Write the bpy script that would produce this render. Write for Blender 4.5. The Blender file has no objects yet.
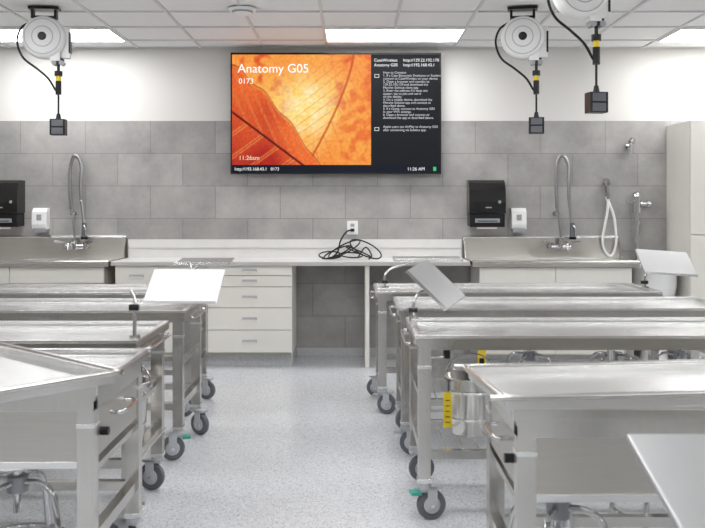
import bpy, math, random
from mathutils import Vector, Matrix, Euler, noise
random.seed(4)
scene = bpy.context.scene
PI = math.pi

# ------------------------------------------------------------------ materials
def newmat(name):
    m = bpy.data.materials.new(name); m.use_nodes = True
    nt = m.node_tree
    return m, nt, nt.nodes["Principled BSDF"]

def N(nt, t, **kw):
    n = nt.nodes.new(t)
    for k, v in kw.items():
        setattr(n, k, v)
    return n

def simple(name, col, rough=0.5, metal=0.0, var=0.04, vscale=6.0, spec=0.5, coat=0.0, bump=0.0, bscale=200):
    m, nt, p = newmat(name)
    pos = N(nt, 'ShaderNodeNewGeometry')
    nz = N(nt, 'ShaderNodeTexNoise'); nz.inputs['Scale'].default_value = vscale; nz.inputs['Detail'].default_value = 3
    nt.links.new(pos.outputs['Position'], nz.inputs['Vector'])
    r = N(nt, 'ShaderNodeValToRGB')
    c0 = [max(0, c * (1 - var)) for c in col]; c1 = [min(1, c * (1 + var)) for c in col]
    r.color_ramp.elements[0].color = (*c0, 1); r.color_ramp.elements[1].color = (*c1, 1)
    r.color_ramp.elements[0].position = 0.3; r.color_ramp.elements[1].position = 0.7
    nt.links.new(nz.outputs['Fac'], r.inputs['Fac'])
    nt.links.new(r.outputs['Color'], p.inputs['Base Color'])
    p.inputs['Roughness'].default_value = rough
    p.inputs['Metallic'].default_value = metal
    p.inputs['Specular IOR Level'].default_value = spec
    p.inputs['Coat Weight'].default_value = coat
    if bump:
        n2 = N(nt, 'ShaderNodeTexNoise'); n2.inputs['Scale'].default_value = bscale
        nt.links.new(pos.outputs['Position'], n2.inputs['Vector'])
        b = N(nt, 'ShaderNodeBump'); b.inputs['Strength'].default_value = bump; b.inputs['Distance'].default_value = 0.002
        nt.links.new(n2.outputs['Fac'], b.inputs['Height']); nt.links.new(b.outputs['Normal'], p.inputs['Normal'])
    return m

def steel(name, col, rough, stretch=(3, 3, 90), rvar=0.10, cvar=0.05):
    # brushed metal: roughness and tone streaked along the brushing direction
    m, nt, p = newmat(name)
    g = N(nt, 'ShaderNodeNewGeometry'); mp = N(nt, 'ShaderNodeMapping'); mp.inputs['Scale'].default_value = stretch
    nz = N(nt, 'ShaderNodeTexNoise'); nz.inputs['Scale'].default_value = 3; nz.inputs['Detail'].default_value = 4
    nt.links.new(g.outputs['Position'], mp.inputs[0]); nt.links.new(mp.outputs[0], nz.inputs['Vector'])
    mr = N(nt, 'ShaderNodeMapRange'); mr.inputs['To Min'].default_value = rough-rvar; mr.inputs['To Max'].default_value = rough+rvar
    nt.links.new(nz.outputs['Fac'], mr.inputs['Value']); nt.links.new(mr.outputs[0], p.inputs['Roughness'])
    r = N(nt, 'ShaderNodeValToRGB'); r.color_ramp.elements[0].position = 0.3; r.color_ramp.elements[1].position = 0.7
    r.color_ramp.elements[0].color = (*[c*(1-cvar) for c in col], 1); r.color_ramp.elements[1].color = (*[min(1, c*(1+cvar)) for c in col], 1)
    nt.links.new(nz.outputs['Fac'], r.inputs['Fac']); nt.links.new(r.outputs['Color'], p.inputs['Base Color'])
    p.inputs['Metallic'].default_value = 1.0
    return m

def emis(name, col, s=1.0, spec=0.08):
    m, nt, p = newmat(name)
    p.inputs['Base Color'].default_value = (0.005, 0.005, 0.005, 1)
    p.inputs['Specular IOR Level'].default_value = spec
    p.inputs['Emission Color'].default_value = (*col, 1)
    p.inputs['Emission Strength'].default_value = s
    return m

STEEL = simple('brushed_stainless', (0.86, 0.86, 0.85), 0.27, 1.0, 0.015, 5)
FRAME = steel('stainless_frame', (0.60, 0.585, 0.56), 0.22, (40, 40, 3), 0.04, 0.03)
STEELD = steel('satin_stainless_panel', (0.56, 0.54, 0.50), 0.32, (2, 30, 40), 0.03, 0.03)
REST = simple('dull_stainless_plate', (0.50, 0.50, 0.50), 0.38, 1.0, 0.02)
SPRING = simple('spring_steel', (0.36, 0.36, 0.36), 0.3, 1.0, 0.05, 4)
CHROME = simple('chrome', (0.62, 0.62, 0.63), 0.10, 1.0, 0.02)
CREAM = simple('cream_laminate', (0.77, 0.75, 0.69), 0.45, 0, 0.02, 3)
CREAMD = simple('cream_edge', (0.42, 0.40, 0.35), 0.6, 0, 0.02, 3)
TOPM = simple('pale_countertop', (0.70, 0.69, 0.67), 0.30, 0, 0.03, 8)
TOPE = simple('countertop_edge', (0.50, 0.49, 0.47), 0.35, 0, 0.03, 8)
WHITE = simple('white_plastic', (0.82, 0.82, 0.81), 0.35, 0, 0.02)
PORC = simple('white_porcelain', (0.85, 0.85, 0.84), 0.12, 0, 0.01, coat=0.5)
BLACK = simple('black_plastic', (0.010, 0.010, 0.011), 0.35, 0, 0.1, spec=0.3)
SMOKE = simple('smoked_plastic', (0.014, 0.013, 0.013), 0.15, 0, 0.1, spec=0.4)
RUBBER = simple('grey_rubber', (0.12, 0.125, 0.14), 0.6, 0, 0.05)
GREYP = simple('grey_plastic', (0.34, 0.35, 0.37), 0.4, 0, 0.05)
LINE = simple('light_grey_trim', (0.46, 0.47, 0.49), 0.4, 0, 0.05)
TEAL = simple('teal_brake_pedal', (0.04, 0.34, 0.26), 0.4, 0, 0.05)
YELLOW = simple('yellow_tag', (0.85, 0.62, 0.02), 0.5, 0, 0.05)
PAINT = simple('wall_paint', (0.70, 0.685, 0.655), 0.7, 0, 0.01, 1, bump=0.1, bscale=300)
BASEM = simple('epoxy_cove_base', (0.50, 0.50, 0.51), 0.45, 0, 0.4, 220)
GRID = simple('ceiling_grid_metal', (0.64, 0.64, 0.64), 0.5, 0, 0.01)
CTILE = simple('acoustic_tile', (0.82, 0.82, 0.82), 0.9, 0, 0.05, 120, bump=0.3, bscale=260)
LIGHT = emis('light_diffuser', (0.98, 0.985, 1.0), 14.5, 0.5)
SCREENBG = emis('screen_dark', (0.008, 0.010, 0.014), 1.0)
SCREENBAR = emis('screen_bar', (0.005, 0.008, 0.018), 1.0)
TXT = emis('screen_text', (1.0, 1.0, 1.0), 1.1)
TXTD = emis('screen_text_small', (0.80, 0.82, 0.85), 0.9)
TXTO = emis('screen_text_orange', (1.0, 0.75, 0.5), 1.0)
TXTG = emis('screen_text_green', (0.05, 0.6, 0.2), 1.0)
PAPER = simple('paper', (0.8, 0.78, 0.74), 0.8)

D = 8.67; CZ = 3.14; XW = 4.4; YB = -3.0
def tile_mat():
    m, nt, p = newmat('grey_wall_tile')
    g = N(nt, 'ShaderNodeNewGeometry'); s = N(nt, 'ShaderNodeSeparateXYZ'); c = N(nt, 'ShaderNodeCombineXYZ')
    nt.links.new(g.outputs['Position'], s.inputs[0])
    az = N(nt, 'ShaderNodeMath', operation='ADD'); az.inputs[1].default_value = 0.3316 * 8 - 2.397
    ax = N(nt, 'ShaderNodeMath', operation='ADD'); ax.inputs[1].default_value = 20 * 0.663 + 2.06 - 0.66 - D
    xy = N(nt, 'ShaderNodeMath', operation='ADD')
    nt.links.new(s.outputs['X'], xy.inputs[0]); nt.links.new(s.outputs['Y'], xy.inputs[1])
    nt.links.new(s.outputs['Z'], az.inputs[0]); nt.links.new(xy.outputs[0], ax.inputs[0])
    nt.links.new(ax.outputs[0], c.inputs['X']); nt.links.new(az.outputs[0], c.inputs['Y'])
    b = N(nt, 'ShaderNodeTexBrick'); b.offset = 0.5
    b.inputs['Scale'].default_value = 1; b.inputs['Brick Width'].default_value = 0.663
    b.inputs['Row Height'].default_value = 0.3316; b.inputs['Mortar Size'].default_value = 0.0035
    b.inputs['Mortar Smooth'].default_value = 0.2
    b.inputs['Color1'].default_value = (0.315, 0.306, 0.295, 1); b.inputs['Color2'].default_value = (0.38, 0.37, 0.355, 1)
    b.inputs['Mortar'].default_value = (0.22, 0.215, 0.21, 1)
    nt.links.new(c.outputs[0], b.inputs['Vector'])
    n1 = N(nt, 'ShaderNodeTexNoise'); n1.inputs['Scale'].default_value = 3.2; n1.inputs['Detail'].default_value = 8; n1.inputs['Roughness'].default_value = 0.65
    nt.links.new(g.outputs['Position'], n1.inputs['Vector'])
    r = N(nt, 'ShaderNodeValToRGB'); r.color_ramp.elements[0].position = 0.3; r.color_ramp.elements[1].position = 0.72
    r.color_ramp.elements[0].color = (0.76, 0.76, 0.77, 1); r.color_ramp.elements[1].color = (1.2, 1.19, 1.17, 1)
    nt.links.new(n1.outputs['Fac'], r.inputs['Fac'])
    mx = N(nt, 'ShaderNodeMix', data_type='RGBA', blend_type='MULTIPLY'); mx.inputs[0].default_value = 1
    nt.links.new(b.outputs['Color'], mx.inputs[6]); nt.links.new(r.outputs['Color'], mx.inputs[7])
    nt.links.new(mx.outputs[2], p.inputs['Base Color'])
    p.inputs['Roughness'].default_value = 0.45
    bp = N(nt, 'ShaderNodeBump', invert=True); bp.inputs['Strength'].default_value = 0.4; bp.inputs['Distance'].default_value = 0.003
    nt.links.new(b.outputs['Fac'], bp.inputs['Height']); nt.links.new(bp.outputs['Normal'], p.inputs['Normal'])
    return m
TILE = tile_mat()

def floor_mat():
    m, nt, p = newmat('speckled_epoxy_floor')
    g = N(nt, 'ShaderNodeNewGeometry')
    v = N(nt, 'ShaderNodeTexVoronoi'); v.inputs['Scale'].default_value = 150
    nt.links.new(g.outputs['Position'], v.inputs['Vector'])
    s = N(nt, 'ShaderNodeSeparateColor'); nt.links.new(v.outputs['Color'], s.inputs[0])
    r = N(nt, 'ShaderNodeValToRGB'); e = r.color_ramp.elements
    e[0].position = 0; e[0].color = (0.34, 0.36, 0.385, 1)
    e[1].position = 1; e[1].color = (0.76, 0.765, 0.78, 1)
    a = e.new(0.14); a.color = (0.50, 0.515, 0.54, 1)
    a = e.new(0.28); a.color = (0.60, 0.615, 0.635, 1)
    a = e.new(0.8); a.color = (0.64, 0.655, 0.675, 1)
    nt.links.new(s.outputs[0], r.inputs['Fac'])
    n1 = N(nt, 'ShaderNodeTexNoise'); n1.inputs['Scale'].default_value = 1.2; n1.inputs['Detail'].default_value = 3
    nt.links.new(g.outputs['Position'], n1.inputs['Vector'])
    r2 = N(nt, 'ShaderNodeValToRGB'); r2.color_ramp.elements[0].color = (0.94, 0.94, 0.94, 1); r2.color_ramp.elements[1].color = (1.04, 1.04, 1.04, 1)
    nt.links.new(n1.outputs['Fac'], r2.inputs['Fac'])
    mx = N(nt, 'ShaderNodeMix', data_type='RGBA', blend_type='MULTIPLY'); mx.inputs[0].default_value = 1
    nt.links.new(r.outputs['Color'], mx.inputs[6]); nt.links.new(r2.outputs['Color'], mx.inputs[7])
    nt.links.new(mx.outputs[2], p.inputs['Base Color'])
    p.inputs['Roughness'].default_value = 0.22
    return m
FLOOR = floor_mat()

def vcol_mat():
    m, nt, p = newmat('screen_leaf_picture')
    a = N(nt, 'ShaderNodeAttribute', attribute_name='Col')
    p.inputs['Base Color'].default_value = (0.005, 0.005, 0.005, 1)
    p.inputs['Specular IOR Level'].default_value = 0.08
    nt.links.new(a.outputs['Color'], p.inputs['Emission Color'])
    p.inputs['Emission Strength'].default_value = 1.0
    return m
LEAF = vcol_mat()

# ------------------------------------------------------------------ mesh builder
class B:
    def __init__(s):
        s.v = []; s.f = []; s.m = []; s.s = []; s.mats = []; s.M = Matrix.Identity(4)
    def mi(s, mat):
        if mat not in s.mats: s.mats.append(mat)
        return s.mats.index(mat)
    def add(s, vs, fs, mat, smooth=False):
        o = len(s.v); k = s.mi(mat)
        s.v += [tuple(s.M @ Vector(v)) for v in vs]
        for f in fs:
            s.f.append([i + o for i in f]); s.m.append(k); s.s.append(smooth)
    def box(s, x0, x1, y0, y1, z0, z1, mat):
        vs = [(x, y, z) for z in (z0, z1) for y in (y0, y1) for x in (x0, x1)]
        s.add(vs, [(0, 2, 3, 1), (4, 5, 7, 6), (0, 1, 5, 4), (2, 6, 7, 3), (0, 4, 6, 2), (1, 3, 7, 5)], mat)
    def cyl(s, p0, p1, r, mat, r2=None, seg=18):
        p0 = Vector(p0); p1 = Vector(p1); r2 = r if r2 is None else r2
        d = (p1 - p0).normalized(); u = d.orthogonal().normalized(); w = d.cross(u)
        a = []; b = []
        for i in range(seg):
            t = 2 * PI * i / seg; k = u * math.cos(t) + w * math.sin(t)
            a.append(p0 + k * r); b.append(p1 + k * r2)
        s.add(a + b, [(i, (i+1) % seg, seg + (i+1) % seg, seg + i) for i in range(seg)], mat, True)
        s.add(a, [tuple(reversed(range(seg)))], mat); s.add(b, [tuple(range(seg))], mat)
    def tube(s, pts, r, mat, seg=10, sub=6, closed=False):
        P = [Vector(p) for p in pts]
        if sub > 1:
            Q = []; n = len(P); rng = n if closed else n - 1
            for i in range(rng):
                if closed:
                    a, b, c, d = P[i-1], P[i], P[(i+1) % n], P[(i+2) % n]
                else:
                    a, b, c, d = P[max(i-1, 0)], P[i], P[i+1], P[min(i+2, n-1)]
                for k in range(sub):
                    t = k / sub
                    Q.append(0.5*((2*b)+(c-a)*t+(2*a-5*b+4*c-d)*t*t+(3*b-a-3*c+d)*t**3))
            if not closed: Q.append(P[-1])
            P = Q
        n = len(P); vs = []
        T = []
        for i in range(n):
            if closed: t = P[(i+1) % n] - P[i-1]
            else: t = P[min(i+1, n-1)] - P[max(i-1, 0)]
            T.append(t.normalized())
        u = T[0].orthogonal().normalized()
        for i in range(n):
            u = (u - T[i] * u.dot(T[i])).normalized(); w = T[i].cross(u)
            rr = r(i / max(1, n-1), i) if callable(r) else r
            for k in range(seg):
                a = 2 * PI * k / seg
                vs.append(P[i] + (u * math.cos(a) + w * math.sin(a)) * rr)
        fs = []
        for i in range(n if closed else n-1):
            j = (i+1) % n
            for k in range(seg):
                fs.append((i*seg+k, i*seg+(k+1) % seg, j*seg+(k+1) % seg, j*seg+k))
        s.add(vs, fs, mat, True)
        if not closed:
            s.add(vs[:seg], [tuple(reversed(range(seg)))], mat); s.add(vs[-seg:], [tuple(range(seg))], mat)
    def lathe(s, prof, c, mat, seg=32, sx=1, sy=1, axis='Z'):
        vs = []
        for r, z in prof:
            for k in range(seg):
                a = 2*PI*k/seg; x = r*math.cos(a)*sx; y = r*math.sin(a)*sy
                if axis == 'Z': q = (x, y, z)
                elif axis == 'Y': q = (x, -z, y)
                else: q = (z, x, y)
                vs.append((c[0]+q[0], c[1]+q[1], c[2]+q[2]))
        fs = []
        for i in range(len(prof)-1):
            for k in range(seg):
                fs.append((i*seg+k, i*seg+(k+1) % seg, (i+1)*seg+(k+1) % seg, (i+1)*seg+k))
        s.add(vs, fs, mat, True)
    def prism(s, poly, x0, x1, mat):   # poly in (y,z), extruded along x
        n = len(poly)
        vs = [(x0, p[0], p[1]) for p in poly] + [(x1, p[0], p[1]) for p in poly]
        fs = [(i, (i+1) % n, n+(i+1) % n, n+i) for i in range(n)] + [tuple(reversed(range(n))), tuple(range(n, 2*n))]
        s.add(vs, fs, mat)
    def pan(s, x0, x1, y0, y1, z0, z1, t, mat, fmat=None):
        s.box(x0+t, x1-t, y0+t, y1-t, z0, z0+0.006, fmat or mat)
        s.box(x0, x1, y0, y0+t, z0, z1, mat); s.box(x0, x1, y1-t, y1, z0, z1, mat)
        s.box(x0, x0+t, y0+t, y1-t, z0, z1, mat); s.box(x1-t, x1, y0+t, y1-t, z0, z1, mat)
    def mesh(s, name):
        me = bpy.data.meshes.new(name); me.from_pydata(s.v, [], s.f)
        for m in s.mats: me.materials.append(m)
        me.polygons.foreach_set('material_index', s.m); me.polygons.foreach_set('use_smooth', s.s)
        me.update(); return me
    def done(s, name, loc=(0, 0, 0), rz=0, bevel=0):
        return place(s.mesh(name), name, loc, rz, bevel)

def place(me, name, loc=(0, 0, 0), rz=0, bevel=0):
    o = bpy.data.objects.new(name, me); scene.collection.objects.link(o)
    o.location = loc; o.rotation_euler = (0, 0, rz)
    if bevel:
        b = o.modifiers.new('bevel', 'BEVEL'); b.width = bevel; b.segments = 2; b.limit_method = 'ANGLE'; b.angle_limit = math.radians(50)
    return o

# ------------------------------------------------------------------ room
TT = 2.397
b = B(); b.box(-XW-0.1, XW+0.1, YB-0.1, D+0.1, -0.1, 0, FLOOR); b.done('floor')
b = B(); b.box(-XW-0.1, XW+0.1, YB-0.1, D+0.1, CZ+0.012, CZ+0.1, CTILE); b.done('ceiling')
b = B(); b.box(-XW, XW, D+0.01, D+0.1, 0, CZ+0.012, PAINT); b.box(-XW, XW, D, D+0.01, 0, TT, TILE); b.done('wall_back')
b = B(); b.box(-XW-0.1, -XW-0.01, YB, D+0.1, 0, CZ+0.012, PAINT); b.box(-XW-0.01, -XW, YB, D, 0, TT, TILE); b.done('wall_left')  # unseen side wall; tile wainscot added to darken reflections in the steel
b = B(); b.box(XW+0.01, XW+0.1, YB, D+0.1, 0, CZ+0.012, PAINT); b.box(XW, XW+0.01, YB, D, 0, TT, TILE); b.done('wall_right')  # out of view as well; tile added for darker steel reflections
b = B(); b.box(-XW, XW, YB-0.1, YB-0.01, 0, CZ+0.012, PAINT); b.box(-XW, XW, YB-0.01, YB, 0, TT, TILE); b.done('wall_front')  # unseen wall behind camera; tile added to give the steel contrast
b = B(); b.box(-0.57, 0.12, D-0.012, D, 0, 0.085, BASEM); b.box(0.16, 1.13, D-0.012, D, 0, 0.085, BASEM); b.done('baseboard_back', bevel=0.003)
b = B(); b.box(-XW, -XW+0.012, YB, 7.9, 0, 0.1, BASEM); b.done('baseboard_left')
b = B(); b.box(XW-0.012, XW, YB, 7.9, 0, 0.1, BASEM); b.done('baseboard_right')
gx0 = -0.26; gp = 0.645; gy0 = 8.29; gyp = 0.61
b = B()
for k in range(-7, 8):
    x = gx0 + gp * k
    if -XW < x < XW: b.box(x-0.012, x+0.012, YB, D, CZ, CZ+0.012, GRID)
k = 0
while gy0 - gyp*k > YB:
    y = gy0 - gyp*k; b.box(-XW, XW, y-0.012, y+0.012, CZ-0.0005, CZ+0.012, GRID); k += 1
b.box(-XW, XW, D-0.02, D, CZ-0.001, CZ+0.012, GRID)
b.done('trim_ceiling_grid')
b = B()
b.box(-0.632, 0.632, -0.29, 0.29, 0.0, 0.008, LIGHT)
for a in (-1, 1):
    b.box(-0.632, 0.632, a*0.291-0.006, a*0.291+0.006, -0.003, 0.01, WHITE)
    b.box(a*0.632-0.006, a*0.632+0.006, -0.291, 0.291, -0.003, 0.01, WHITE)
lm = b.mesh('ceiling_light_panel')
for row in (0, 4, 8, 12, 16):
    for xs in (-3.485, -0.26, 2.965):
        place(lm, 'ceiling_light_panel', (xs + gp, gy0 - gyp*row - gyp/2, CZ-0.009))
b = B()
b.lathe([(0.0, -0.05), (0.05, -0.05), (0.075, -0.035), (0.085, -0.02), (0.11, -0.015), (0.115, 0.0)], (0, 0, 0), WHITE)
b.lathe([(0.078, -0.032), (0.088, -0.019)], (0, 0, -0.001), GREYP)
b.done('smoke_detector', (-0.9, 6.95, CZ))

# ------------------------------------------------------------------ casework
FY = D - 0.60
b = B()
def face(x0, x1, z0, z1, pull=True, door=False):
    b.box(x0+0.003, x1-0.003, FY-0.02, FY, z0+0.003, z1-0.003, CREAM)
    if pull:
        c = (x0+x1)/2
        if door:
            b.box(x1-0.06, x1-0.045, FY-0.045, FY-0.02, z1-0.22, z1-0.10, CHROME)
        else:
            zc = (z0+z1)/2
            b.box(c-0.07, c+0.07, FY-0.024, FY-0.02, zc-0.012, zc+0.016, LINE)
            b.box(c-0.06, c+0.06, FY-0.045, FY-0.036, zc-0.012, zc-0.004, CREAM)
            b.box(c-0.06, c-0.052, FY-0.04, FY-0.02, zc-0.012, zc-0.004, CREAM)
            b.box(c+0.052, c+0.06, FY-0.04, FY-0.02, zc-0.012, zc-0.004, CREAM)
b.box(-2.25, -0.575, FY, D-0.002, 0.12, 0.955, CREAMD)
b.box(-0.580, -0.572, FY-0.02, D-0.002, 0.12, 0.955, CREAM)
b.box(-2.25, -0.575, FY+0.06, D-0.002, 0.0, 0.12, BASEM)
zs = [0.965, 0.870, 0.765, 0.565, 0.355, 0.14]
for i in range(5): face(-1.375, -0.575, zs[i+1], zs[i])
face(-1.84, -1.375, 0.765, 0.965); face(-1.84, -1.375, 0.14, 0.765, door=True)
face(-2.25, -1.84, 0.765, 0.965); face(-2.25, -1.84, 0.14, 0.765, door=True)
b.done('base_cabinet', bevel=0.002)
b = B()
b.box(-2.28, 1.11, FY-0.05, D-0.001, 0.968, 1.005, TOPM)
b.box(-2.28, 1.11, FY-0.053, FY-0.05, 0.966, 1.0, TOPE)
b.box(-2.28, 1.11, D-0.03, D-0.001, 1.005, 1.19, TOPM)
b.box(-2.28, 1.11, D-0.036, D-0.03, 1.10, 1.106, TOPE)
b.box(0.12, 0.16, FY-0.02, D-0.03, 0.0, 0.968, CREAM)
b.done('countertop', bevel=0.002)

def sink(x0, x1, bx0, bx1):
    b = B(); y0 = FY-0.06; y1 = D-0.002; zt = 1.0
    b.box(x0, bx0, y0, y1-0.03, 0.98, zt, STEEL); b.box(bx1, x1, y0, y1-0.03, 0.98, zt, STEEL)
    b.box(bx0, bx1, y0, y0+0.06, 0.98, zt, STEEL); b.box(bx0, bx1, y1-0.12, y1-0.03, 0.98, zt, STEEL)
    b.pan(bx0-0.005, bx1+0.005, y0+0.055, y1-0.115, 0.72, 0.99, 0.006, STEEL)
    b.cyl(((bx0+bx1)/2, (y0+y1)/2, 0.726), ((bx0+bx1)/2, (y0+y1)/2, 0.731), 0.045, CHROME)
    b.box(x0, x1, y1-0.03, y1, 0.96, 1.21, STEELD)
    b.prism([(y1-0.03, 1.205), (y1-0.03, 1.215), (y1, 1.235), (y1, 1.205)], x0, x1, STEEL)
    b.cyl((x0, y0, zt), (x1, y0, zt), 0.016, FRAME)
    b.box(x0, x1, y0-0.002, y0+0.012, 0.955, zt, STEELD)
    for xa, xb in ((x0, x0+0.004), (x1-0.004, x1)):
        b.prism([(y0, 0.955), (y0, 1.01), (y1-0.15, 1.01), (y1-0.03, 1.21), (y1-0.03, 0.955)], xa, xb, FRAME)
    return b.done('stainless_sink', bevel=0.002)
sink(-4.2, -2.30, -3.25, -2.72)
sink(1.13, 2.71, 1.85, 2.45)
def sinkcab(x0, x1, n):
    b = B(); y0 = FY+0.0
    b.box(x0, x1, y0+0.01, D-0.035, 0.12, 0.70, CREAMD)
    b.box(x0, x1, y0, y0+0.012, 0.70, 0.952, CREAM)
    b.box(x0, x0+0.02, y0, D-0.035, 0.70, 0.952, CREAM); b.box(x1-0.02, x1, y0, D-0.035, 0.70, 0.952, CREAM)
    b.box(x0, x1, y0+0.06, D-0.035, 0, 0.12, BASEM)
    w = (x1-x0)/n
    for i in range(n):
        a = x0+w*i
        b.box(a+0.004, a+w-0.004, y0-0.02, y0, 0.80, 0.948, CREAM)
        b.box(a+0.004, a+w-0.004, y0-0.02, y0, 0.13, 0.792, CREAM)
        b.box(a+w-0.07, a+w-0.055, y0-0.045, y0-0.02, 0.62, 0.75, CHROME)
    b.done('sink_cabinet', bevel=0.002)
sinkcab(-4.15, -2.35, 2); sinkcab(1.2, 2.65, 2)

# ------------------------------------------------------------------ pre-rinse faucet
def faucet(x, z):
    b = B(); y = D-0.10
    for a in (-0.10, 0.10):
        b.cyl((x+a, D-0.034, z), (x+a, y, z), 0.018, CHROME)
        b.cyl((x+a, D-0.037, z), (x+a, D-0.045, z), 0.032, CHROME)
        b.cyl((x+a, y, z-0.02), (x+a, y, z+0.04), 0.022, CHROME)
        b.tube([(x+a, y, z+0.04), (x+a*1.3, y-0.02, z+0.05), (x+a*1.9, y-0.05, z+0.055)], 0.010, SPRING)
    b.cyl((x-0.10, y, z), (x+0.10, y, z), 0.024, CHROME)
    b.cyl((x, y, z-0.03), (x, y, z+0.09), 0.028, CHROME)
    b.tube([(x, y, z+0.02), (x+0.01, y-0.10, z+0.05), (x+0.01, y-0.22, z+0.04), (x+0.01, y-0.25, z-0.02)], 0.012, CHROME)
    x0 = x-0.035
    b.tube([(x, y, z+0.08), (x-0.01, y, z+0.2), (x0, y, z+0.40)], 0.012, SPRING)
    P = [(x0, y, z+0.38), (x0-0.01, y, z+0.55), (x0-0.01, y, z+0.78), (x0+0.02, y-0.005, z+0.90), (x0+0.07, y-0.01, z+0.905), (x0+0.11, y-0.02, z+0.80), (x0+0.105, y-0.03, z+0.62), (x0+0.11, y-0.03, z+0.46)]
    b.tube(P, lambda t, i: 0.011 + 0.012*(i % 2), SPRING, seg=10, sub=9)
    b.tube([(x0+0.11, y-0.03, z+0.46), (x0+0.125, y-0.03, z+0.34), (x0+0.14, y-0.035, z+0.22)], 0.014, SPRING)
    b.cyl((x0+0.14, y-0.035, z+0.24), (x0+0.145, y-0.04, z+0.10), 0.022, RUBBER, 0.030)
    b.cyl((x0+0.145, y-0.04, z+0.10), (x0+0.145, y-0.04, z+0.075), 0.036, BLACK)
    b.tube([(x0+0.14, y-0.05, z+0.22), (x0+0.165, y-0.07, z+0.18), (x0+0.165, y-0.06, z+0.11)], 0.006, CHROME)
    b.cyl((x0, D-0.002, z+0.33), (x0, y, z+0.33), 0.008, CHROME); b.cyl((x0, D-0.002, z+0.33), (x0, D-0.010, z+0.33), 0.025, CHROME)
    b.cyl((x0, y, z+0.315), (x0, y, z+0.345), 0.018, CHROME)
    b.done('pre_rinse_faucet')
faucet(-2.80, 1.12); faucet(2.10, 1.12)

# ------------------------------------------------------------------ dispensers
WY = D-0.001
def towel(xc):
    b = B(); w = 0.182; z0 = 1.32; z1 = 1.79; yb = WY
    pr = [(yb, z0+0.14), (yb, z1), (yb-0.10, z1), (yb-0.16, z1-0.03), (yb-0.20, z1-0.10), (yb-0.215, z1-0.22), (yb-0.208, z0+0.14)]
    b.prism(pr, xc-w, xc+w, SMOKE)
    b.prism([(yb, z0+0.01), (yb-0.19, z0+0.0), (yb-0.20, z0+0.135), (yb, z0+0.135)], xc-w+0.008, xc+w-0.008, BLACK)
    b.box(xc-w+0.06, xc+w-0.06, yb-0.207, yb-0.19, z0+0.045, z0+0.085, GREYP)
    b.box(xc-0.10, xc+0.10, yb-0.212, yb-0.20, z0+0.055, z0+0.065, BLACK)
    b.box(xc-0.10, xc+0.10, yb-0.17, yb-0.168, z0-0.02, z0+0.02, PAPER)
    b.box(xc-0.02, xc+0.04, yb-0.220, yb-0.20, z0+0.19, z0+0.20, GREYP)
    b.lathe([(0.0, 0.0), (0.014, 0.0), (0.016, -0.008)], (xc+0.12, yb-0.219, z0+0.25), GREYP, axis='Y')
    b.done('paper_towel_dispenser', bevel=0.012)
towel(1.345); towel(-3.52)
def soap(xc):
    b = B(); z0 = 1.265; z1 = 1.51; w = 0.075
    b.prism([(WY, z0+0.03), (WY, z1), (WY-0.06, z1), (WY-0.10, z1-0.04), (WY-0.105, z0+0.08), (WY-0.09, z0+0.03)], xc-w, xc+w, WHITE)
    b.prism([(WY, z0), (WY, z0+0.03), (WY-0.095, z0+0.05), (WY-0.11, z0+0.04), (WY-0.09, z0)], xc-w+0.012, xc+w-0.012, GREYP)
    b.box(xc-0.025, xc+0.025, WY-0.108, WY-0.10, z0+0.12, z0+0.18, GREYP)
    b.done('soap_dispenser', bevel=0.008)
soap(1.68); soap(-3.16)
b = B()
b.box(-0.055, 0.055, D-0.013, WY, 1.24, 1.38, WHITE)
for z in (1.285, 1.335): b.box(-0.02, 0.02, D-0.017, D-0.013, z-0.016, z+0.016, GREYP)
b.done('electrical_outlet', bevel=0.003)
b = B(); zc = 1.014
b.box(-0.018, 0.018, D-0.045, D-0.018, 1.27, 1.30, BLACK)
b.tube([(0, D-0.04, 1.285), (-0.06, D-0.06, 1.27), (-0.12, D-0.10, 1.18), (-0.15, D-0.16, 1.07), (-0.22, D-0.24, zc), (-0.30, D-0.28, zc)], 0.008, BLACK)
for i in range(6):
    cx = -0.22 + 0.07*i; r = 0.10 + 0.02*(i % 3); ph = i*1.1
    pts = []
    for k in range(10):
        a = 2*PI*k/10
        pts.append((cx + r*math.cos(a)*1.1, D-0.28 + r*0.9*math.sin(a), zc + 0.002 + (0.06+0.06*(i % 3))*(0.5+0.5*math.sin(a+ph))))
    b.tube(pts, 0.007, BLACK, closed=True)
b.tube([(0.05, D-0.25, zc), (0.13, D-0.22, 1.12), (0.19, D-0.28, 1.04), (0.16, D-0.4, zc)], 0.007, BLACK)
b.done('power_cord_bundle')

# ------------------------------------------------------------------ clinical sink, flush valve, hose, vacuum valve
b = B(); cx = 2.955; cy = D-0.34
b.lathe([(0.0, 0.52), (0.10, 0.52), (0.17, 0.60), (0.20, 0.75), (0.205, 0.90), (0.23, 0.925), (0.235, 0.96), (0.225, 0.972), (0.20, 0.965), (0.18, 0.88), (0.13, 0.70), (0.0, 0.66)], (cx, cy, 0), PORC, seg=40, sy=1.3)
b.prism([(WY, 0.60), (WY, 0.975), (D-0.14, 0.975), (D-0.2, 0.80), (D-0.26, 0.60)], cx-0.19, cx+0.19, PORC)
b.lathe([(0.10, 0.53), (0.085, 0.40), (0.10, 0.2), (0.14, 0.02), (0.145, 0.0)], (cx, cy, 0), PORC)
b.done('clinical_sink', bevel=0.01)
b = B(); vx = 2.87; vy = D-0.09
b.cyl((vx, vy, 0.976), (vx, vy, 1.50), 0.018, CHROME); b.cyl((vx, vy, 0.976), (vx, vy, 0.99), 0.034, CHROME)
b.cyl((vx, vy, 1.46), (vx, vy, 1.62), 0.040, CHROME); b.lathe([(0.042, 0), (0.042, 0.03), (0.02, 0.05), (0, 0.055)], (vx, vy, 1.62), CHROME)
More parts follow.
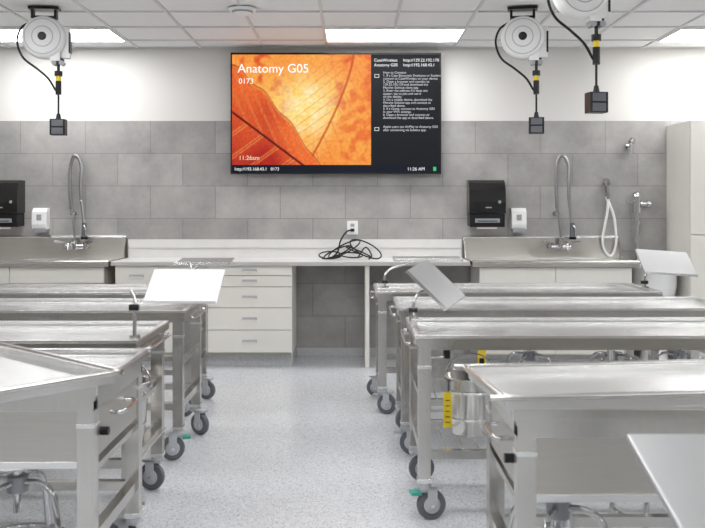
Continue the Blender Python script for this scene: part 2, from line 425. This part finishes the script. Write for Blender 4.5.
b.cyl((vx-0.005, vy, 1.55), (vx+0.14, vy, 1.55), 0.022, CHROME); b.cyl((vx+0.10, vy, 1.55), (vx+0.12, vy, 1.55), 0.040, CHROME)
b.cyl((vx+0.13, vy, 1.55), (vx+0.13, WY, 1.55), 0.02, CHROME); b.cyl((vx+0.13, WY-0.01, 1.55), (vx+0.13, WY, 1.55), 0.04, CHROME)
b.cyl((vx-0.03, vy, 1.56), (vx-0.11, vy-0.02, 1.58), 0.010, CHROME)
b.cyl((vx, vy, 1.34), (vx, vy, 1.38), 0.030, CHROME); b.cyl((vx, vy, 1.18), (vx, vy, 1.22), 0.030, CHROME)
b.done('flush_valve')
b = B(); hx = 2.58
b.box(hx-0.02, hx+0.03, D-0.05, WY, 1.74, 1.78, CHROME)
b.cyl((hx-0.01, D-0.07, 1.76), (hx+0.01, D-0.07, 1.60), 0.018, SPRING); b.cyl((hx-0.015, D-0.085, 1.80), (hx-0.01, D-0.07, 1.75), 0.032, SPRING, 0.02)
b.box(hx-0.02, hx+0.03, D-0.075, WY, 1.748, 1.762, CHROME)
b.tube([(hx+0.01, D-0.07, 1.61), (hx-0.005, D-0.07, 1.45), (hx-0.05, D-0.07, 1.2), (hx-0.03, D-0.07, 1.08), (hx+0.04, D-0.07, 1.03), (hx+0.085, D-0.07, 1.15), (hx+0.07, D-0.07, 1.4), (hx+0.02, D-0.07, 1.55), (hx, D-0.02, 1.62)], 0.013, WHITE, sub=8)
b.done('spray_hose')
b = B(); qx = 2.81; qz = 2.14
b.cyl((qx, WY, qz), (qx, D-0.011, qz), 0.03, CHROME); b.cyl((qx, WY, qz), (qx, D-0.10, qz), 0.012, CHROME)
b.cyl((qx, D-0.09, qz-0.09), (qx, D-0.09, qz+0.03), 0.022, CHROME); b.cyl((qx, D-0.09, qz+0.03), (qx+0.02, D-0.09, qz+0.07), 0.032, CHROME)
b.cyl((qx-0.05, D-0.09, qz), (qx+0.0, D-0.09, qz), 0.014, CHROME)
b.done('vacuum_breaker_valve')

# ------------------------------------------------------------------ tall cabinet
b = B(); x0 = 3.20; x1 = 4.37; zt = 2.345
b.box(x0, x1, FY, D-0.002, 0.1, zt, CREAM); b.box(x0+0.02, x1-0.02, FY+0.05, D-0.002, 0, 0.1, BASEM)
for a, c in ((x0, (x0+x1)/2), ((x0+x1)/2, x1)):
    b.box(a+0.004, c-0.004, FY-0.02, FY-0.002, 1.26, zt-0.003, CREAM)
    b.box(a+0.004, c-0.004, FY-0.02, FY-0.002, 0.11, 1.252, CREAM)
for xx in ((x0+x1)/2-0.05, (x0+x1)/2+0.04):
    for z in (1.35, 1.05): b.box(xx, xx+0.012, FY-0.05, FY-0.02, z, z+0.13, CHROME)
b.done('tall_storage_cabinet', bevel=0.003)

# ------------------------------------------------------------------ television
W2, H2 = 1.061, 0.611
b = B()
b.box(-W2, W2, -0.02, 0.03, -H2, H2, BLACK)
b.box(-0.7, 0.7, 0.03, 0.06, -0.42, 0.40, BLACK)
b.box(-0.25, 0.25, 0.06, 0.078, -0.25, 0.20, GREYP)
lx = lambda p: (p-336)/99.0
lz = lambda p: (113.5-p)/99.0
b.box(lx(371), lx(439.5), -0.022, -0.0195, lz(165), lz(55), SCREENBG)
b.box(lx(232.5), lx(439.5), -0.022, -0.0195, lz(172.5), lz(165), SCREENBAR)
tv = b.done('television', (-0.167, D-0.09, 2.464))
def s2l(c): return tuple(((x/255.0)/12.92 if x < 10 else (((x/255.0)+0.055)/1.055)**2.4) for x in c)
def mixc(a, b_, t):
    t = max(0, min(1, t)); return tuple(a[i]*(1-t)+b_[i]*t for i in range(3))
def sm(e0, e1, x):
    t = max(0, min(1, (x-e0)/(e1-e0))); return t*t*(3-2*t)
def leafcol(u, v):
    n = noise.noise(Vector((u*3, v*3, 1.3))); n2 = noise.noise(Vector((u*14, v*14, 4.3))); n3 = noise.noise(Vector((u*40, v*40, 7)))
    c = mixc((244, 138, 56), (252, 190, 90), 0.5+n)
    c = mixc(c, (218, 78, 40), sm(0.0, 0.42, n2*0.6+n*0.5+0.25*(v-0.55)))
    g = math.exp(-(((u-0.68)/0.34)**2 + ((v-0.52)/0.40)**2)*1.2)
    c = mixc(c, (255, 224, 126), g*0.95); c = mixc(c, (255, 247, 212), g*g*0.75*(0.6+n2))
    mx_ = 1.10 - 0.42*(1-v)**1.4
    dm = u - mx_
    if dm > -0.45:
        t = (v*1.0 + abs(dm)*1.1) * 7.5; fr = abs((t % 1)-0.5)
        c = mixc(c, (224, 112, 48), sm(0.42, 0.5, fr)*0.6*sm(-0.45, -0.2, dm))
        c = mixc(c, (244, 140, 56), sm(0.0, 0.12, dm)*0.55)
    c = mixc(c, (196, 80, 34), (1-sm(0.005, 0.016, abs(dm)))*0.8)
    e = 0.92 - 0.72*u - 0.55*u*u + 0.02*math.sin(u*26) - v
    if e > 0:
        k = sm(0, 0.05, e)
        cc = mixc((240, 112, 50), (176, 40, 30), sm(0.0, 0.7, e)*0.9+n*0.7)
        d = (v - (0.48-0.75*u))
        t = (u*1.1 + abs(d)*0.75)*6.5; fr = abs((t % 1)-0.5)
        cc = mixc(cc, (250, 156, 80), sm(0.34, 0.46, fr)*0.6)
        cc = mixc(cc, (120, 26, 20), sm(0.465, 0.495, fr)*0.7)
        cc = mixc(cc, (98, 18, 16), 1-sm(0.006, 0.018, abs(d)))
        fr2 = abs(((t*4+n2*2) % 1)-0.5); cc = mixc(cc, (150, 36, 26), sm(0.36, 0.5, fr2)*0.3)
        c = mixc(c, cc, k)
        c = mixc(c, (150, 46, 24), (1-sm(0.0, 0.014, abs(e-0.012)))*0.6)
    c = tuple(max(0, min(255, x*(1+n3*0.08))) for x in c)
    return s2l(c)
nx, nz = 230, 184
X0, X1, Z0, Z1 = lx(232.5), lx(371), lz(165), lz(55)
vs = []; cols = []
asp = (X1-X0)/(Z1-Z0)
for j in range(nz+1):
    for i in range(nx+1):
        vs.append((X0+(X1-X0)*i/nx, 0, Z0+(Z1-Z0)*j/nz)); cols.append((*leafcol(i/nx*asp, j/nz), 1))
fs = [(j*(nx+1)+i, j*(nx+1)+i+1, (j+1)*(nx+1)+i+1, (j+1)*(nx+1)+i) for j in range(nz) for i in range(nx)]
me = bpy.data.meshes.new('screen_picture'); me.from_pydata(vs, [], fs); me.materials.append(LEAF)
ca = me.color_attributes.new('Col', 'FLOAT_COLOR', 'POINT')
ca.data.foreach_set('color', [x for c in cols for x in c])
so = bpy.data.objects.new('screen_picture', me); scene.collection.objects.link(so); so.parent = tv; so.location = (0, -0.0225, 0)
def text(body, px, py, size, mat, sp=1.0, name='screen_text', off=0.0):
    c = bpy.data.curves.new(name, 'FONT'); c.body = body; c.size = size; c.space_line = sp; c.offset = off
    c.materials.append(mat)
    o = bpy.data.objects.new(name, c); scene.collection.objects.link(o); o.parent = tv
    o.location = (lx(px), -0.024, lz(py)); o.rotation_euler = (PI/2, 0, 0)
    return o
text('Anatomy G05', 238, 73.0, 0.126, TXT)
text('0173', 239, 84, 0.076, TXT); text('11:26am', 239, 160, 0.062, TXTO)
text('CaseWireless\nAnatomy G05', 374, 62, 0.042, TXT, 1.15)
text('http://129.22.192.170\nhttp://192.168.43.1', 403, 62, 0.042, TXT, 1.15)
body = ("How to Connect:\n1. If a Case Electronic Employee or Student\nconnect to CaseWireless on your device.\n2. Open a browser and connect to\n129.22.192.170 and download the\nMersive Solstice client app.\n3. Enter the address if it does not\nappear, tap to join and use it\non the display.\n4. On a mobile device, download the\nMersive Solstice app and connect as\ndescribed above.\n5. If a Guest, connect to Anatomy G05\nin your WiFi settings.\n6. Open a browser and connect or\ndownload the app as described above.")
text(body, 383, 74, 0.033, TXTD, 0.92)
text('Apple users can AirPlay to Anatomy G05\nafter connecting via Solstice app.', 383, 128, 0.033, TXTD, 1.0)
b = B()
for (px, py) in ((374.5, 75), (374.5, 128)):
    b.box(lx(px), lx(px+4.5), -0.0235, -0.0225, lz(py+3.0), lz(py+2.6), TXT); b.box(lx(px), lx(px+4.5), -0.0235, -0.0225, lz(py), lz(py-0.4), TXT)
    b.box(lx(px), lx(px+0.4), -0.0235, -0.0225, lz(py+3), lz(py), TXT); b.box(lx(px+4.1), lx(px+4.5), -0.0235, -0.0225, lz(py+3), lz(py), TXT)
b.box(lx(433), lx(436), -0.0235, -0.0225, lz(171), lz(167), TXTG)
ic = b.done('screen_icons'); ic.parent = tv
text('http://192.168.43.1', 235, 170.5, 0.043, TXT); text('0173', 271, 170.5, 0.043, TXT); text('11:26 AM', 407, 170.5, 0.045, TXT)

# ------------------------------------------------------------------ cord reels
def reel(x, y, rz, boxz):
    b = B(); R = 0.172; zc = -0.245
    b.box(-0.12, 0.12, -0.05, 0.05, -0.02, 0.0, BLACK)
    b.box(-0.10, -0.08, -0.03, 0.03, -0.09, -0.02, BLACK); b.box(0.08, 0.10, -0.03, 0.03, -0.09, -0.02, BLACK)
    b.box(-0.10, 0.10, -0.035, 0.035, -0.09, -0.072, BLACK)
    prof = [(0.0, 0.085), (0.05, 0.085), (0.06, 0.075), (0.145, 0.07), (0.164, 0.055), (R, 0.03), (R, -0.03), (0.164, -0.055), (0.145, -0.07), (0.0, -0.075)]
    b.lathe(prof, (0, 0, zc), WHITE, seg=44, axis='Y')
    b.lathe([(0.137, 0.0728), (0.140, 0.0735), (0.144, 0.0715)], (0, 0, zc), LINE, seg=44, axis='Y')
    b.lathe([(0.0, 0.094), (0.030, 0.094), (0.034, 0.085)], (0, 0, zc), BLACK, axis='Y')
    b.lathe([(0.078, 0.0765), (0.082, 0.0768), (0.086, 0.073)], (0, 0, zc), LINE, seg=44, axis='Y')
    b.box(-0.035, 0.035, 0.05, 0.095, zc-0.06, -0.09, BLACK)
    b.box(0.05, 0.13, -0.04, 0.04, zc-0.19, zc-0.12, WHITE)
    b.box(0.07, 0.15, -0.03, 0.03, zc-0.215, zc-0.17, BLACK)
    b.box(0.13, 0.20, 0.0, 0.05, zc-0.16, zc+0.09, WHITE)
    b.box(0.19, 0.205, -0.005, 0.055, zc-0.12, zc+0.05, BLACK)
    b.cyl((0.08, -0.035, zc-0.205), (0.08, 0.035, zc-0.205), 0.02, GREYP); b.cyl((0.14, -0.035, zc-0.205), (0.14, 0.035, zc-0.205), 0.02, GREYP)
    cx = 0.11
    b.tube([(-0.10, 0.0, zc+0.13), (-0.18, -0.0, zc+0.08), (-0.215, 0.0, zc-0.03), (-0.17, 0.0, zc-0.16), (-0.06, 0.0, zc-0.25), (0.03, 0.0, zc-0.33), (0.085, 0, zc-0.42), (cx, 0, zc-0.44)], 0.009, BLACK, sub=8)
    top = zc-0.20
    b.cyl((cx, 0, top), (cx, 0, zc-0.27), 0.012, BLACK)
    b.cyl((cx, 0, zc-0.27), (cx, 0, zc-0.31), 0.032, BLACK); b.cyl((cx, 0, zc-0.31), (cx, 0, zc-0.35), 0.02, YELLOW); b.cyl((cx, 0, zc-0.35), (cx, 0, zc-0.46), 0.024, BLACK)
    b.cyl((cx, 0, zc-0.46), (cx, 0, boxz+0.07), 0.008, BLACK)
    b.cyl((cx, 0, boxz+0.11), (cx, 0, boxz+0.07), 0.014, BLACK, 0.022)
    b.box(cx-0.06, cx+0.06, -0.045, 0.045, boxz-0.065, boxz+0.065, BLACK)
    for zz in (boxz-0.032, boxz+0.032): b.box(cx-0.045, cx+0.045, -0.048, -0.045, zz-0.026, zz+0.026, RUBBER)
    b.done('retractable_cord_reel', (x, y, CZ), rz, bevel=0.003)
reel(-2.50, 6.9, math.radians(6), 2.17-CZ)
reel(1.38, 6.9, math.radians(-10), 2.18-CZ)
reel(1.45, 5.42, math.radians(8), 2.19-CZ)

# ------------------------------------------------------------------ tables
def caster(b, x, y, ztop, ang, brake, teal):
    old = b.M.copy()
    b.M = old @ Matrix.Translation((x, y, 0)) @ Matrix.Rotation(ang, 4, 'Z')
    R = 0.073; off = 0.035
    b.cyl((0, 0, ztop-0.002), (0, 0, ztop-0.022), 0.034, LINE)
    for a in (-1, 1):
        b.box(off-0.024, off+0.024, a*0.027-0.003, a*0.027+0.003, 0.055, ztop-0.02, LINE)
    b.box(-0.03, off+0.045, -0.03, 0.03, ztop-0.032, ztop-0.018, LINE)
    b.lathe([(0.0, 0.02), (0.03, 0.02), (0.045, 0.016), (0.056, 0.018), (R-0.002, 0.014), (R, 0.0), (R-0.002, -0.014), (0.056, -0.018), (0.045, -0.016), (0.03, -0.02), (0, -0.02)], (off, 0, R), RUBBER, seg=30, axis='Y')
    b.lathe([(0.0, 0.0215), (0.040, 0.0215), (0.042, 0.018)], (off, 0, R), LINE, seg=20, axis='Y')
    b.lathe([(0.0, -0.0215), (0.040, -0.0215), (0.042, -0.018)], (off, 0, R), LINE, seg=20, axis='Y')
    b.cyl((off, -0.036, R), (off, 0.036, R), 0.009, CHROME)
    if brake:
        m = TEAL if teal else GREYP
        b.box(off-0.06, off-0.02, -0.028, 0.028, ztop-0.045, ztop-0.03, GREYP)
        b.box(off-0.105, off-0.055, -0.028, 0.028, ztop-0.058, ztop-0.043, m)
    b.M = old

def table_mesh(L, W, body, seed, teal=False):
    rnd = random.Random(seed); b = B(); H = 0.905
    b.pan(0, L, 0, W, 0.862, H, 0.022, STEEL)
    b.pan(0.05, L-0.05, 0.05, W-0.05, 0.868, 0.884, 0.006, STEEL)
    b.box(0.004, L-0.004, -0.002, 0.0, 0.862, 0.893, FRAME); b.box(0.004, L-0.004, W, W+0.002, 0.862, 0.893, FRAME)
    b.box(-0.002, 0.0, 0.004, W-0.004, 0.862, 0.893, FRAME); b.box(L, L+0.002, 0.004, W-0.004, 0.862, 0.893, FRAME)
    b.box(0.012, L-0.012, 0.012, W-0.012, 0.852, 0.862, FRAME)
    t = 0.06; zr = 0.80 if body else 0.832
    for y in (0.015, W-0.015-0.04): b.box(0.02, L-0.02, y, y+0.04, zr, 0.852, FRAME)
    for x in (0.015, L-0.055): b.box(x, x+0.04, 0.055, W-0.055, zr, 0.852, FRAME)
    zt = 0.185
    for x in (0.02, L-0.02-t):
        for y in (0.02, W-0.02-t):
            b.box(x, x+t, y, y+t, zt, 0.835, FRAME)
            b.box(x-0.004, x+t+0.004, y-0.004, y+t+0.004, zt, zt+0.02, STEEL)
            b.box(x-0.003, x+t+0.003, y-0.003, y+t+0.003, 0.74, 0.755, STEEL)
            caster(b, x+t/2, y+t/2, zt, rnd.choice([0.2, -0.3, 2.9, 3.4, 0.5, -0.6]), y < W/2, teal)
        b.box(x+0.01, x+t-0.01, 0.08, W-0.08, 0.30, 0.345, FRAME)
        b.box(x+0.015, x+t-0.015, 0.08, W-0.08, 0.56, 0.585, FRAME)
    for y in (0.03, W-0.07): b.box(0.08, L-0.08, y, y+0.04, 0.30, 0.34, FRAME)
    if body:
        z0 = 0.62
        b.box(0.08, L-0.08, 0.03, 0.04, z0, 0.80, STEELD); b.box(0.08, L-0.08, W-0.04, W-0.03, z0, 0.80, STEELD)
        for x in (0.03, L-0.04): b.box(x, x+0.01, 0.08, W-0.08, z0, 0.80, STEELD)
        b.box(0.08, L-0.08, 0.02, 0.045, z0-0.025, z0, STEEL); b.box(0.08, L-0.08, W-0.045, W-0.02, z0-0.025, z0, STEEL)
        b.box(0.05, L-0.05, 0.04, W-0.04, z0, z0+0.006, STEELD)
        for x, a in ((0.03, -1), (L-0.03, 1)):
            b.tube([(x, W*0.36, 0.74), (x+a*0.045, W*0.37, 0.74), (x+a*0.045, W*0.63, 0.74), (x, W*0.64, 0.74)], 0.008, CHROME)
            b.cyl((x, 0.14, 0.70), (x+a*0.03, 0.14, 0.70), 0.016, BLACK)
    else:
        for x in (0.16, L-0.16):
            b.box(x-0.02, x+0.02, 0.055, W-0.055, 0.80, 0.832, FRAME)
            b.cyl((x, 0.035, 0.79), (x, 0.035, 0.832), 0.016, BLACK)
        for x in (L*0.5,):
            b.cyl((x, W/2, 0.852), (x, W/2, 0.78), 0.05, FRAME, 0.03); b.cyl((x, W/2, 0.78), (x, W/2, 0.70), 0.02, CHROME)
        for x, a in ((0.0, -1), (L, 1)):
            b.tube([(x, 0.12, 0.848), (x+a*0.03, 0.125, 0.848), (x+a*0.035, W/2, 0.848), (x+a*0.03, W-0.125, 0.848), (x, W-0.12, 0.848)], 0.008, CHROME)
    return b.mesh('dissection_table')
L = 2.1
def table(x, y, W, body, seed, teal=False):
    place(table_mesh(L, W, body, seed, teal), 'dissection_table', (x, y, 0), 0, 0.003)
table(1.0, 1.05, 0.65, True, 11)
table(0.50, 2.66, 0.66, True, 1)
table(0.30, 4.10, 0.68, False, 2, True)
table(0.28, 5.20, 0.66, False, 3)
table(0.17, 6.22, 0.66, False, 4)
table(-0.90-L, 3.00, 0.74, True, 5)
table(-1.00-L, 3.95, 0.68, False, 6)
table(-1.00-L, 5.08, 0.68, False, 7, True)
table(-1.14-L, 6.14, 0.66, False, 8)

def tray(cx, cy, l, w, ang):
    b = B()
    b.pan(-l/2, l/2, -w/2, w/2, 0.0, 0.040, 0.008, STEEL)
    b.box(-l/2+0.05, l/2-0.05, -w/2+0.05, w/2-0.05, 0.006, 0.011, STEEL)
    z = 0.040; r = 0.05
    rim = []
    for (sx, sy, a0) in ((1, 1, 0), (-1, 1, PI/2), (-1, -1, PI), (1, -1, 1.5*PI)):
        for k in range(4):
            a = a0+k*PI/6; rim.append((sx*(l/2-r+0.014)+r*math.cos(a), sy*(w/2-r+0.014)+r*math.sin(a), z))
    b.tube(rim, 0.010, FRAME, closed=True, sub=2)
    b.cyl((l/2-0.12, 0, 0.011), (l/2-0.12, 0, 0.013), 0.02, CHROME)
    b.done('autopsy_tray', (cx, cy, 0.906), ang, bevel=0.003)
a = math.radians(6)
tl, tw = 1.30, 0.48
tray(0.47+math.cos(a)*tl/2-math.sin(a)*tw/2, 2.60+math.sin(a)*tl/2+math.cos(a)*tw/2, tl, tw, a)
tray(-0.84-0.749*0.5-0.663*0.25, 3.0+0.663*0.5-0.749*0.25, 1.0, 0.50, math.radians(138.5))

# ------------------------------------------------------------------ book / instrument rests
def rest(px, py, c, eul, l=0.46, w=0.32, mat=STEEL):
    b = B(); zc = 0.906
    R = Matrix.Translation(c) @ Euler([math.radians(e) for e in eul], 'XYZ').to_matrix().to_4x4()
    b.M = R
    b.box(-l/2, l/2, -w/2, w/2, -0.002, 0.002, mat)
    b.box(-l/2, l/2, -w/2-0.003, -w/2+0.001, -0.002, 0.02, mat)
    b.box(-l/2, l/2, w/2-0.001, w/2+0.003, -0.012, 0.002, mat)
    b.box(-l/2-0.003, -l/2+0.001, -w/2, w/2, -0.012, 0.002, mat); b.box(l/2-0.001, l/2+0.003, -w/2, w/2, -0.012, 0.002, mat)
    b.box(-0.05, 0.05, -0.04, 0.04, -0.018, -0.002, GREYP)
    b.M = Matrix.Identity(4)
    q = R @ Vector((0, 0, -0.018))
    b.cyl((px, py, zc), (px, py, zc+0.012), 0.028, FRAME)
    b.tube([(px, py, zc), (px, py, zc+(q.z-zc)*0.5), (px+(q.x-px)*0.25, py+(q.y-py)*0.25, zc+(q.z-zc)*0.8), tuple(q)], 0.009, CHROME)
    b.cyl((px-0.03, py, zc+0.045), (px+0.02, py, zc+0.045), 0.014, BLACK)
    b.done('book_rest', bevel=0.001)
rest(-1.14, 5.62, (-1.07, 5.42, 1.02), (36, 0, -3), 0.46, 0.32, WHITE)
rest(-1.22, 6.40, (-1.12, 6.45, 1.11), (5, 0, 0), 0.40, 0.34)
rest(0.34, 4.72, (0.47, 4.80, 1.09), (18, 42, -22), 0.30, 0.25, REST)
rest(0.25, 6.50, (0.58, 6.60, 1.12), (4, 0, 0), 0.52, 0.30)
rest(2.22, 6.45, (2.38, 6.45, 1.10), (38, 4, 4), 0.40, 0.27, REST)
rest(1.05, 1.66, (0.785, 1.60, 1.01), (16, 0, 0), 0.43, 0.33, REST)

for (x, y) in ((-1.03, 4.02), (-1.18, 6.2)):
    b = B(); b.cyl((x, y, 0.906), (x, y, 0.92), 0.026, FRAME); b.cyl((x, y, 0.92), (x, y, 1.05), 0.009, CHROME)
    b.cyl((x-0.025, y, 1.05), (x+0.02, y, 1.05), 0.015, BLACK); b.tube([(x, y, 1.05), (x-0.005, y+0.02, 1.09), (x-0.03, y+0.04, 1.12)], 0.008, CHROME)
    b.done('clamp_post')

# ------------------------------------------------------------------ buckets
def bucket(x, y, z0, ztop, tag=False):
    b = B()
    b.lathe([(0.0, z0), (0.10, z0), (0.105, z0+0.01), (0.13, z0+0.29), (0.14, z0+0.295), (0.14, z0+0.302), (0.128, z0+0.30), (0.10, z0+0.012), (0, z0+0.012)], (0, 0, 0), FRAME, seg=36)
    for zz, rr in ((0.08, 0.1125), (0.22, 0.1248)): b.lathe([(rr, z0+zz), (rr+0.004, z0+zz+0.006), (rr+0.001, z0+zz+0.012)], (0, 0, 0), STEEL, seg=36)
    pts = [(0.14*math.cos(t), 0, z0+0.28+(ztop-z0-0.28)*math.sin(t)) for t in [PI*k/12 for k in range(13)]]
    b.tube(pts, 0.004, CHROME, sub=2)
    for a in (-1, 1): b.cyl((a*0.128, 0, z0+0.275), (a*0.145, 0, z0+0.275), 0.012, CHROME)
    if tag:
        b.box(-0.155, -0.11, -0.085, -0.083, z0+0.05, z0+0.23, YELLOW)
        for k in range(5): b.box(-0.143, -0.122, -0.087, -0.085, z0+0.075+0.028*k, z0+0.079+0.028*k, BLACK)
        b.cyl((-0.13, -0.084, z0+0.23), (-0.12, -0.03, z0+0.30), 0.003, BLACK)
    b.done('steel_bucket', (x, y, 0))
bucket(0.62, 4.44, 0.345, 0.76, True)
bucket(-1.16, 4.30, 0.345, 0.76)
bucket(0.52, 5.5, 0.345, 0.76)
for (x, y) in ((0.62, 4.44), (-1.16, 4.30), (0.52, 5.5)):
    b = B()
    for k in range(5): b.cyl((x-0.16+0.08*k, y-0.27, 0.3405), (x-0.16+0.08*k, y+0.27, 0.3405), 0.004, STEEL)
    b.done('bucket_rack')
b = B()
b.box(0.765, 0.815, 5.195, 5.197, 0.53, 0.71, YELLOW); b.box(0.775, 0.805, 5.193, 5.195, 0.56, 0.60, BLACK); b.cyl((0.79, 5.196, 0.71), (0.79, 5.21, 0.835), 0.003, BLACK)
b.done('caution_tag')

# ------------------------------------------------------------------ stools
sb = B()
sb.lathe([(0.0, 0.56), (0.15, 0.56), (0.172, 0.565), (0.175, 0.58), (0.17, 0.592), (0.155, 0.597), (0.0, 0.592)], (0, 0, 0), STEEL, seg=40)
sb.cyl((0, 0, 0.36), (0, 0, 0.56), 0.017, CHROME); sb.cyl((0, 0, 0.44), (0, 0, 0.50), 0.04, GREYP)
sb.cyl((0, 0, 0.535), (0, 0, 0.56), 0.07, GREYP)
for k in range(4):
    t = PI/4+k*PI/2; c, s_ = math.cos(t), math.sin(t)
    sb.tube([(0.02*c, 0.02*s_, 0.475), (0.09*c, 0.09*s_, 0.48), (0.145*c, 0.145*s_, 0.455), (0.17*c, 0.17*s_, 0.38), (0.195*c, 0.195*s_, 0.2), (0.22*c, 0.22*s_, 0.02)], 0.0125, CHROME)
    sb.cyl((0.22*c, 0.22*s_, 0.0), (0.22*c, 0.22*s_, 0.03), 0.018, BLACK)
ring = [(0.188*math.cos(2*PI*k/16), 0.188*math.sin(2*PI*k/16), 0.24) for k in range(16)]
sb.tube(ring, 0.010, CHROME, closed=True, sub=3)
stm = sb.mesh('lab_stool')
for x, y, r in ((0.72, 2.98, 0.3), (-1.28, 3.25, 0.5), (1.84, 6.02, 0), (2.32, 6.04, 0.4), (1.30, 3.62, 0.2), (-2.0, 4.83, 0.1), (-2.3, 5.95, 0.7), (1.25, 6.02, 0.2)):
    place(stm, 'lab_stool', (x, y, 0), r)

# ------------------------------------------------------------------ world & camera
w = bpy.data.worlds.new('World'); scene.world = w; w.use_nodes = True
w.node_tree.nodes['Background'].inputs[0].default_value = (0.8, 0.85, 0.9, 1); w.node_tree.nodes['Background'].inputs[1].default_value = 0.5
cam = bpy.data.cameras.new('Camera'); co = bpy.data.objects.new('Camera', cam); scene.collection.objects.link(co)
co.location = (0, 0, 1.53); co.rotation_euler = (PI/2, 0, 0)
cam.sensor_width = 36; cam.lens = 850/705*36; cam.shift_y = -58/705
cam.dof.use_dof = True; cam.dof.focus_distance = 7.6; cam.dof.aperture_fstop = 5.6
scene.camera = co
scene.view_settings.view_transform = 'Standard'
